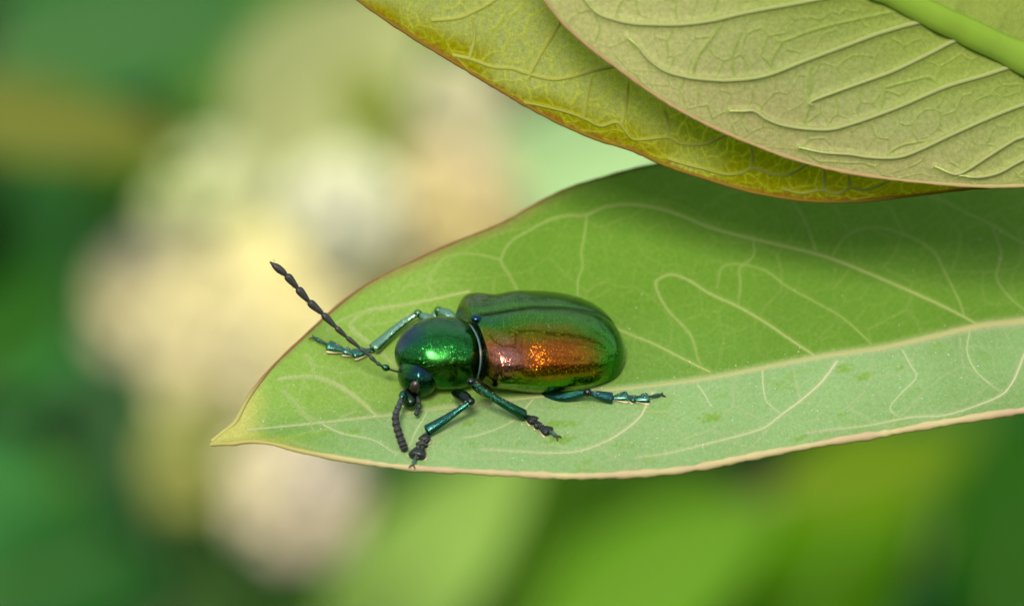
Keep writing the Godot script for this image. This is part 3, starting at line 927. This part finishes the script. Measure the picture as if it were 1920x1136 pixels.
	# legs
	var legs := [
		["near_front", [Vector3(-0.73, -1.95, 1.8), Vector3(-0.32, -2.12, 2.5), Vector3(0, -2.3, 3.1)], [Vector3(0, -2.3, 3.1), Vector3(-0.71, -2.81, 3.2), Vector3(-1.33, -3.21, 3.35), Vector3(-1.84, -3.54, 3.38)], [Vector3(-1.79, -3.6, 3.43), Vector3(-1.92, -3.9, 3.87), Vector3(-2.02, -4.11, 4.18), Vector3(-2.21, -4.54, 4.76), Vector3(-2.35, -4.87, 5.25)]],
		["near_middle", [Vector3(0.95, -2.09, 1.5), Vector3(0.51, -1.81, 2.4), Vector3(0.02, -1.48, 3.2)], [Vector3(0.02, -1.48, 3.2), Vector3(0.84, -2.06, 3.1), Vector3(1.62, -2.53, 2.95), Vector3(2.26, -2.9, 2.49)], [Vector3(2.31, -2.92, 2.52), Vector3(2.66, -3.13, 2.84), Vector3(2.88, -3.35, 3.17), Vector3(3.28, -3.56, 3.43), Vector3(3.57, -3.73, 3.64)]],
		["near_hind", [Vector3(2.29, -1.85, 0), Vector3(3.52, -2.19, 1), Vector3(4.9, -1.95, 1.7)], [Vector3(4.9, -1.95, 1.7), Vector3(5.31, -2.05, 1.55), Vector3(5.96, -2.21, 1.36)], [Vector3(5.98, -2.18, 1.33), Vector3(6.57, -2.12, 1.21), Vector3(6.92, -2.25, 1.39), Vector3(7.44, -2.19, 1.26), Vector3(7.99, -2.08, 0.96)]],
		["far_front", [Vector3(-1.33, 0.67, -1), Vector3(-1.79, 1.03, -1.5), Vector3(-2.22, 1.3, -1.7)], [Vector3(-2.29, 1.35, -1.7), Vector3(-2.93, 0.94, -1.6), Vector3(-3.67, 0.3, -1.2), Vector3(-4.2, -0.19, -0.88)], [Vector3(-4.18, -0.17, -0.9), Vector3(-5.01, -0.37, -0.68), Vector3(-5.37, -0.21, -0.8), Vector3(-6.08, -0.01, -0.89), Vector3(-6.7, 0.3, -1.18)]],
		["far_middle", [Vector3(-0.54, 0.94, -1.8), Vector3(-1, 1.25, -2.2), Vector3(-1.42, 1.48, -2.5)], [Vector3(-1.42, 1.48, -2.5), Vector3(-1.58, 1.25, -2.6), Vector3(-1.65, 0.93, -2.5)], []],
		["far_hind", [Vector3(2.64, -0.98, -2), Vector3(3.33, -0.07, -2.6), Vector3(4.02, 0.61, -3)], [Vector3(4.02, 0.61, -3), Vector3(4.48, 0.5, -3.2), Vector3(4.94, 0.38, -3.4)], []]]
	var up := Vector3(0, 0.72, 0.69)
	for e in legs.size():
		var lg: Array = legs[e]
		var leg := pivot("leg", root)
		var far_side: bool = lg[0].begins_with("far")
		var green := Color(0.012, 0.13, 0.075) if not far_side else Color(0.22, 0.45, 0.32)  # far legs paler, with reflected light painted into their colour
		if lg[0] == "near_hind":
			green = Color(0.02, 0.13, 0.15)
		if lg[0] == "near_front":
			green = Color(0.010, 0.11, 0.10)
		var fem := catmull(lg[1], 8)
		var n := fem.size()
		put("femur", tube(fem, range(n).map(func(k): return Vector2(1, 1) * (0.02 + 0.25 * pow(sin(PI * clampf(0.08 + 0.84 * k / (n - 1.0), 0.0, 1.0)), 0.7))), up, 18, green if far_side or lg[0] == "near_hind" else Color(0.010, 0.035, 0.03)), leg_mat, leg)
		var tib := catmull(lg[2], 10)
		var m := tib.size()
		var knee_r := 0.17
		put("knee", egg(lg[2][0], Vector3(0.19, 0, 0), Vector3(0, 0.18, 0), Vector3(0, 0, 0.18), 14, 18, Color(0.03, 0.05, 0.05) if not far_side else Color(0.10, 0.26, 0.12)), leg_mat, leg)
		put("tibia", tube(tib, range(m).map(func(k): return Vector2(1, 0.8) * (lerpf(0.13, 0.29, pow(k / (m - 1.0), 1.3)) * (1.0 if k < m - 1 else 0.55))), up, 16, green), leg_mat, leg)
		if lg[3].size() == 0:
			continue
		hairs("leg_hair", tib, 0.17, 100, 0.10, 1.6, 80 + e, hair_mat, leg)
		var ts: Array = lg[3]
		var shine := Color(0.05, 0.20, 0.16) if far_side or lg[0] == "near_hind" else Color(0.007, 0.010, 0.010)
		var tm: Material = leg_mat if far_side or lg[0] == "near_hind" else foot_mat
		for k in 4:
			var a: Vector3 = ts[k]
			var b: Vector3 = ts[k + 1]
			if k < 3:
				var wd: float = ([0.25, 0.27, 0.37] if lg[0] == "near_front" else [0.26, 0.22, 0.28])[k]
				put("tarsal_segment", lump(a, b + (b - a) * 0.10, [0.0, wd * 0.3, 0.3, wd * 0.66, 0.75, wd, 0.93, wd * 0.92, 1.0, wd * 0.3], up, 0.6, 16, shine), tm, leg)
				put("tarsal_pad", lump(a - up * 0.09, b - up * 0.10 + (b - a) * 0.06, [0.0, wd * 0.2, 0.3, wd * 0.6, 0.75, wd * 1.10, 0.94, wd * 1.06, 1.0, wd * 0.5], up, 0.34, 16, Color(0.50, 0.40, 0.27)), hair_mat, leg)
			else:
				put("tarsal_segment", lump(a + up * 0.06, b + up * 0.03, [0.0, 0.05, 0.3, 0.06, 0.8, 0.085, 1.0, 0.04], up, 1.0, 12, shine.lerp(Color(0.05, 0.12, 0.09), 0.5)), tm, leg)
				var dir: Vector3 = (b - a).normalized()
				var sd := dir.cross(up).normalized()
				for q in [-1.0, 1.0]:
					var base: Vector3 = b + up * 0.02
					put("claw", tube([base, base + dir * 0.10 + sd * q * 0.07, base + dir * 0.17 + sd * q * 0.12 - up * 0.05, base + dir * 0.18 + sd * q * 0.13 - up * 0.13], [Vector2(0.045, 0.045), Vector2(0.04, 0.04), Vector2(0.026, 0.026), Vector2(0.003, 0.003)], up, 8, Color(0.03, 0.02, 0.012)), dark, leg)
		hairs("foot_hair", ts.slice(0, 4), 0.18, 120, 0.07, 0.5, 90 + e, hair_mat, leg)


func hair_mat_dark() -> StandardMaterial3D:
	var m := StandardMaterial3D.new()
	m.albedo_color = lin(0.12, 0.12, 0.115)
	m.roughness = 0.4
	return m


func build_dust(L: Dictionary) -> void:
	var g := RandomNumberGenerator.new()
	g.seed = 77
	var acc := Acc.new()
	for k in 230:
		var a := g.randf_range(-11.0, 22.0)
		var b := g.randf_range(-3.0, 0.4) if g.randf() < 0.75 else g.randf_range(0.0, 4.0)
		if b < herm(curve_of(LOW1)[0], curve_of(LOW1)[1], a) + 0.3 or (a < -5.0 and b > 2.0):
			continue
		var r := g.randf_range(0.008, 0.024)
		add_egg(acc, on_leaf(L, a, b) + Vector3(0, 0.77, 0.64) * r * 0.6, Vector3(r, 0, 0), Vector3(0, r * 0.8, 0), Vector3(0, 0, r), 5, 6, Color(0.75, 0.75, 0.68))
	var m := StandardMaterial3D.new()
	m.vertex_color_use_as_albedo = true
	m.roughness = 0.5
	tag(put("dust", mesh_of(acc), m), "specks of pale dust scattered over the beetle's leaf", "dust", "", "stuff")
	tag(put("dust_grain", egg(Vector3(17.35, 5.96, 2.13), Vector3(0.07, 0.03, 0), Vector3(-0.02, 0.05, 0), Vector3(0, 0, 0.06), 8, 10, Color(0.8, 0.8, 0.72)), m), "single white grain stuck under the grey green leaf near its lower rim", "grain")


# ---------------------------------------------------------------- what lies behind, out of focus
func simple_leaf(length: float, width: float, fold: float) -> ArrayMesh:
	var P := PackedVector3Array()
	var nu := 17
	var nv := 9
	for a in nu:
		var t := a / (nu - 1.0)
		var w := 0.5 * width * pow(sin(PI * pow(t, 0.8)), 0.8) + 0.05
		for b in nv:
			var v := b / (nv - 1.0) * 2.0 - 1.0
			P.append(Vector3(length * (t - 0.5), w * v, fold * w * absf(v) - 0.10 * length * (t - 0.4) * (t - 0.4)))
	var acc := Acc.new()
	add_grid(acc, P, nu, nv)
	return mesh_of(acc)


func far_leaf(label: String, at: Vector3, long: float, wide: float, angle: float, tip_back: float, col: Color, through := 0.16, turn := 0.0) -> void:
	var length := long * 1.39
	var width := wide * 1.39
	var o := pivot("background_leaf", self, at)
	tag(o, label, "leaf", "blurred leaves behind the flowers")
	o.rotation_degrees = Vector3(tip_back, turn, angle)
	var m := plain(col.r, col.g, col.b, 0.55, through)
	put("blade", simple_leaf(length, width, 0.25), m, o)
	put("midrib", tube([Vector3(-length * 0.62, 0, -0.6), Vector3(-length * 0.25, 0, 0.1), Vector3(length * 0.1, 0, 0.15), Vector3(length * 0.46, 0, 0.0)], [Vector2(0.9, 0.9), Vector2(0.6, 0.6), Vector2(0.45, 0.45), Vector2(0.1, 0.1)], Vector3(0, 0, 1), 8), plain(col.r * 1.2 + 0.05, col.g * 1.1 + 0.05, col.b + 0.03), o)


func blossom_mesh(size: float) -> ArrayMesh:
	var acc := Acc.new()
	for k in 5:
		var g := TAU * k / 5.0
		var dir := Vector3(cos(g), sin(g), 0)
		var sd := Vector3(-sin(g), cos(g), 0)
		var P := PackedVector3Array()
		for a in 6:
			var t := a / 5.0
			var w := size * (0.18 + 0.42 * sin(PI * minf(t * 0.85 + 0.12, 1.0)))
			for b in 5:
				var v := b / 4.0 * 2.0 - 1.0
				P.append(dir * size * (0.12 + 0.95 * t) + sd * w * v * 0.75 + Vector3(0, 0, 1) * size * (0.75 * t - 0.55 * t * t + 0.12 * v * v))
		add_grid(acc, P, 6, 5)
	add_egg(acc, Vector3(0, 0, size * 0.12), Vector3(0, 0, size * 0.25), Vector3(size * 0.2, 0, 0), Vector3(0, size * 0.2, 0), 6, 8)
	return mesh_of(acc)


func cluster(label: String, at: Vector3, size: float, count: int, col: Color, seed_: int, bloom: Mesh, flat := 0.6) -> void:
	var g := RandomNumberGenerator.new()
	g.seed = seed_
	var radius := size * 1.39
	var o := pivot("flower_cluster", self, at)
	tag(o, label, "flowers", "blurred flower clusters")
	var mats := []
	for k in 3:
		var j := 1.0 + 0.12 * (k - 1)
		mats.append(plain(col.r * j, col.g * j, col.b * j * (1.0 - 0.12 * (k - 1)), 0.6, 0.2))
	var green := plain(0.035, 0.085, 0.015)
	for k in count:
		# spread evenly over a dome turned to the light
		var z := 1.0 - (k + 0.5) / count * 1.25
		var a := k * 2.39996 + g.randf_range(-0.3, 0.3)
		var d := Vector3(cos(a) * sqrt(maxf(1.0 - z * z, 0.0)), sin(a) * sqrt(maxf(1.0 - z * z, 0.0)), z)
		var p := Vector3(d.x, d.y, d.z * flat) * radius * g.randf_range(0.85, 1.0)
		var f := put("blossom", bloom, mats[g.randi_range(0, 2)], o)
		var q := Quaternion(Vector3(0, 0, 1), (d + Vector3(g.randf_range(-0.3, 0.3), g.randf_range(-0.3, 0.3), 0.5)).normalized())
		f.transform = Transform3D(Basis(q) * Basis(Vector3(0, 0, 1), g.randf() * TAU), p * MM)
	var acc := Acc.new()
	for k in mini(count, 14):
		var z := 1.0 - (k + 0.5) / 14.0
		var a := k * 2.39996
		add_tube(acc, [Vector3(0, -radius * 0.3, -radius * 0.9), Vector3(cos(a) * sqrt(1.0 - z * z), sin(a) * sqrt(1.0 - z * z), z * flat) * radius * 0.9], [Vector2(0.5, 0.5), Vector2(0.4, 0.4)], Vector3(0.3, 0.2, 0.9), 6)
	put("flower_stalk", mesh_of(acc), green, o)
	put("stem", tube(catmull([Vector3(0, -radius * 0.3, -radius * 0.9), Vector3(4, -60, -radius * 0.9 - 14), Vector3(10, -400 - at.y, -radius - 40)], 8), range(17).map(func(_k): return Vector2(0.9, 0.9)), Vector3(0, 0, 1), 8), green, o)


func scatter(called: String, label: String, count: int, seed_: int, mesh: Mesh, place: Callable, tones: Array) -> void:
	var g := RandomNumberGenerator.new()
	g.seed = seed_
	var mm := MultiMesh.new()
	mm.transform_format = MultiMesh.TRANSFORM_3D
	mm.use_colors = true
	mm.mesh = mesh
	mm.instance_count = count
	for k in count:
		var p: Vector3 = place.call(g)
		var b := Basis.from_euler(Vector3(g.randf_range(-1.1, 0.5), g.randf_range(-0.9, 0.9) + atan2(-p.x, -p.z), g.randf() * TAU)) * g.randf_range(0.7, 1.3)
		mm.set_instance_transform(k, Transform3D(b, p * MM))
		var c: Color = tones[g.randi_range(0, tones.size() - 1)]
		var j := g.randf_range(0.75, 1.25)
		mm.set_instance_color(k, Color(c.r * j, c.g * j, c.b * j))
	var o := MultiMeshInstance3D.new()
	o.name = called
	o.multimesh = mm
	var m := StandardMaterial3D.new()
	m.vertex_color_use_as_albedo = true
	m.roughness = 0.6
	m.metallic_specular = 0.05
	m.backlight_enabled = true
	m.backlight = Color(0.5, 0.5, 0.3)
	o.material_override = m
	add_child(o, true)
	tag(o, label, "foliage", "", "stuff")


func build_behind() -> void:
	var soil := StandardMaterial3D.new()
	soil.albedo_texture = noise_texture(512, 0.02, 12, Color(0.16, 0.20, 0.10), Color(0.30, 0.32, 0.16))
	soil.uv1_triplanar = true
	soil.uv1_scale = Vector3.ONE * 1.5
	soil.roughness = 0.95
	var acc := Acc.new()
	var P := PackedVector3Array()
	var steps := [-60000.0, -20000.0, -6000.0, -2500.0, -1800.0, -1500.0, -1300.0, -1100.0, -950.0, -800.0, -600.0, 0.0, 1000.0, 5000.0, 20000.0, 60000.0]
	for z in steps:
		for x in [-60000.0, -20000.0, -6000.0, -2000.0, -700.0, 0.0, 700.0, 2000.0, 6000.0, 20000.0, 60000.0]:
			P.append(Vector3(x, -420.0 + 900.0 * smooth(-900.0, -1700.0, z) * smooth(30000.0, 3000.0, absf(x)), z))
	add_grid(acc, P, steps.size(), 11)
	tag(put("ground", mesh_of(acc), soil), "dark green ground rising to a bank behind the plants", "", "", "structure")

	scatter("distant_foliage", "dark blurred mass of leaves behind the flowers", 2600, 51, simple_leaf(46, 24, 0.3),
		func(g: RandomNumberGenerator) -> Vector3: return Vector3(g.randf_range(-520, 520), g.randf_range(-420, 330), g.randf_range(-1100, -780)),
		[Color(0.018, 0.075, 0.014), Color(0.02, 0.09, 0.022), Color(0.04, 0.11, 0.01), Color(0.014, 0.06, 0.014)])
	scatter("surrounding_foliage", "thicket of leaves on both sides and behind the viewer", 2400, 52, simple_leaf(60, 32, 0.3),
		func(g: RandomNumberGenerator) -> Vector3:
			var a := g.randf_range(0.35, PI * 2.0 - 0.35)
			var r := g.randf_range(700, 1100)
			return Vector3(sin(a) * r, g.randf_range(-420, 60 + 330 * maxf(0.0, -cos(a)) + 200 * absf(sin(a))), cos(a) * r * -1.0 + 0.0),
		[Color(0.05, 0.11, 0.03), Color(0.07, 0.14, 0.03), Color(0.09, 0.15, 0.04)])

	scatter("added_overhead_foliage", "unseen taller leaves added above the flowers to darken reflections", 750, 53, simple_leaf(90, 46, 0.3),
		func(g: RandomNumberGenerator) -> Vector3: return Vector3(g.randf_range(-1000, 1000), g.randf_range(330, 1150), g.randf_range(-1100, -620)),
		[Color(0.03, 0.085, 0.015), Color(0.05, 0.12, 0.02), Color(0.02, 0.06, 0.012)])  # out of view; added so the beetle's back reflects less sky

	# broad leaves
	far_leaf("blurred blue green leaf in the top left corner", Vector3(-57.25, 40.4, -510), 32, 17, 14, -20, Color(0.022, 0.070, 0.020))
	far_leaf("blurred mid green leaf against the top edge beside the corner leaf", Vector3(-42.7, 44.27, -578), 30, 16, 60, -15, Color(0.030, 0.081, 0.011))
	far_leaf("blurred withered brown olive leaf at the left edge", Vector3(-59.24, 22.68, -408), 27, 7.5, -9, -10, Color(0.068, 0.081, 0.014))
	far_leaf("blurred plain green leaf low at the left edge", Vector3(-78.41, -2.73, -561), 20, 11, 50, -20, Color(0.008, 0.046, 0.004))
	far_leaf("blurred dark green leaf in the bottom left corner", Vector3(-65.63, -40.23, -561), 32, 16, 25, -20, Color(0.011, 0.054, 0.011))
	far_leaf("blurred lime leaf rising from the bottom edge under the leaf tip", Vector3(-11.8, -35.19, -438.6), 34, 12.5, 49, -10, Color(0.125, 0.216, 0.044))
	far_leaf("blurred fresh green leaf at the bottom edge right of the middle", Vector3(19.93, -38.53, -459), 30, 14, 35, -15, Color(0.060, 0.146, 0.010))
	far_leaf("blurred yellow green leaf just below the beetle's leaf on the right", Vector3(48.89, -22.43, -442), 20, 9, 15, -15, Color(0.057, 0.107, 0.003))
	far_leaf("blurred grass green leaf in the lower right", Vector3(46.57, -38.19, -493), 30, 16, 60, -20, Color(0.035, 0.102, 0.002))
	far_leaf("blurred deep green leaf at the right edge below the leaves", Vector3(77.5, -34.33, -544), 30, 15, 85, -20, Color(0.007, 0.040, 0.002))
	far_leaf("blurred olive leaf under the middle of the beetle's leaf", Vector3(4.07, -35.18, -527), 24, 9, 75, -15, Color(0.029, 0.083, 0.002))
	far_leaf("blurred mint leaf in the gap between the three sharp leaves", Vector3(10.79, 19.27, -442), 22, 14, 20, 10, Color(0.197, 0.322, 0.160))
	far_leaf("blurred pale sage leaf above the flowers", Vector3(-24.22, 30.94, -445.4), 26, 17, 48, 10, Color(0.185, 0.215, 0.095))
	far_leaf("blurred small olive leaf between the pale flowers", Vector3(-16.47, 22.36, -365.5), 9, 5, -62, -10, Color(0.085, 0.114, 0.018))

	far_leaf("blurred dark leaf left of the outermost cream flowers", Vector3(-62.65, 4.09, -561), 22, 12, 75, -15, Color(0.012, 0.042, 0.012))
	far_leaf("blurred dark leaf in the hollow below the outermost cream flowers", Vector3(-60.41, -19.33, -544), 24, 14, 110, -15, Color(0.013, 0.040, 0.014))
	far_leaf("blurred dark leaf low between the bottom left leaf and the lime leaf", Vector3(-43.47, -42.79, -561), 22, 12, 40, -15, Color(0.013, 0.036, 0.010))
	far_leaf("blurred olive green leaf close under the rim right of the beetle", Vector3(18.75, -30.43, -561), 26, 9, 5, -15, Color(0.026, 0.072, 0.003))
	far_leaf("blurred moss green leaf under the rim near the right edge", Vector3(73.19, -27.19, -578), 20, 12, 70, -15, Color(0.030, 0.070, 0.008))

	# flowers
	var big := blossom_mesh(4.4)
	var small := blossom_mesh(3.4)
	cluster("blurred large cream flower cluster left of the beetle's antenna", Vector3(-34.06, -5.82, -433.5), 9.5, 34, Color(0.437, 0.407, 0.221), 1, big)
	cluster("blurred cream cluster at the outer left of the flowers", Vector3(-47.71, -0.14, -445.4), 6.0, 18, Color(0.375, 0.348, 0.223), 2, small)
	cluster("blurred pale yellow cluster above the large cream one", Vector3(-38.61, 11.51, -450.5), 7.0, 20, Color(0.296, 0.324, 0.189), 3, small)
	cluster("blurred whitish cluster left of the beetle's leaf edge", Vector3(-21.7, 12.11, -425), 4.5, 12, Color(0.391, 0.408, 0.314), 4, small)
	cluster("blurred beige cluster below the olive leaf's rim", Vector3(-8.01, 24.63, -450.5), 5.5, 14, Color(0.290, 0.289, 0.187), 5, small)
	cluster("blurred tan cluster just above the beetle's leaf edge", Vector3(-7.8, 11.92, -433.5), 6.0, 16, Color(0.363, 0.310, 0.171), 6, small)
	cluster("blurred pinkish cream cluster hanging below the leaf tip", Vector3(-26.42, -23.29, -382.5), 5.2, 16, Color(0.372, 0.340, 0.262), 7, small)
	cluster("blurred olive bud cluster between the cream flowers and the low pinkish one", Vector3(-40.95, -20.44, -425), 4.6, 14, Color(0.167, 0.185, 0.057), 8, small)
	cluster("blurred yellow cluster right behind the antenna", Vector3(-25.42, -1.64, -467.5), 6.0, 16, Color(0.363, 0.350, 0.114), 9, small)
	cluster("blurred sand coloured cluster above the leaf tip", Vector3(-35.42, -16.05, -445.4), 5.5, 14, Color(0.412, 0.370, 0.194), 10, small)


# ---------------------------------------------------------------- scene
func _ready() -> void:
	var cam := Camera3D.new()
	cam.name = "camera"
	cam.position = Vector3(0, 0, 0.2)
	cam.keep_aspect = Camera3D.KEEP_HEIGHT
	cam.fov = 7.2806
	cam.near = 0.01
	cam.far = 200.0
	var lens := CameraAttributesPhysical.new()
	lens.frustum_focal_length = 188.6
	lens.frustum_focus_distance = 0.1995
	lens.frustum_near = 0.01
	lens.frustum_far = 200.0
	lens.exposure_aperture = 44.0
	cam.attributes = lens
	cam.fov = 7.2806
	cam.current = true
	add_child(cam)

	var sky := ProceduralSkyMaterial.new()
	sky.sky_top_color = Color(0.68, 0.73, 0.79)
	sky.sky_horizon_color = Color(0.92, 0.93, 0.92)
	sky.sky_curve = 0.2
	sky.ground_bottom_color = Color(0.20, 0.24, 0.14)
	sky.ground_horizon_color = Color(0.45, 0.50, 0.40)
	sky.sky_energy_multiplier = 1.0
	sky.sun_angle_max = 8.0
	var env := Environment.new()
	env.background_mode = Environment.BG_SKY
	env.sky = Sky.new()
	env.sky.sky_material = sky
	env.tonemap_mode = Environment.TONE_MAPPER_LINEAR
	env.tonemap_exposure = 2.12
	env.sdfgi_enabled = true
	env.ssao_enabled = true
	env.ssil_enabled = true
	var we := WorldEnvironment.new()
	we.name = "environment"
	we.environment = env
	add_child(we)
	var sun := DirectionalLight3D.new()
	sun.name = "sun"
	sun.light_color = Color(1.0, 0.955, 0.87)
	sun.light_energy = 1.28
	sun.light_angular_distance = 20.0
	sun.shadow_enabled = true
	sun.basis = Basis.looking_at(-SUN_TOWARDS.normalized(), Vector3.UP)
	add_child(sun)

	noise.seed = 3
	noise.frequency = 0.012
	noise.fractal_octaves = 3
	fine.seed = 8
	fine.frequency = 0.06
	fine.fractal_octaves = 2

	build_behind()
	var L := build_leaves()
	build_beetle()
	build_dust(L)
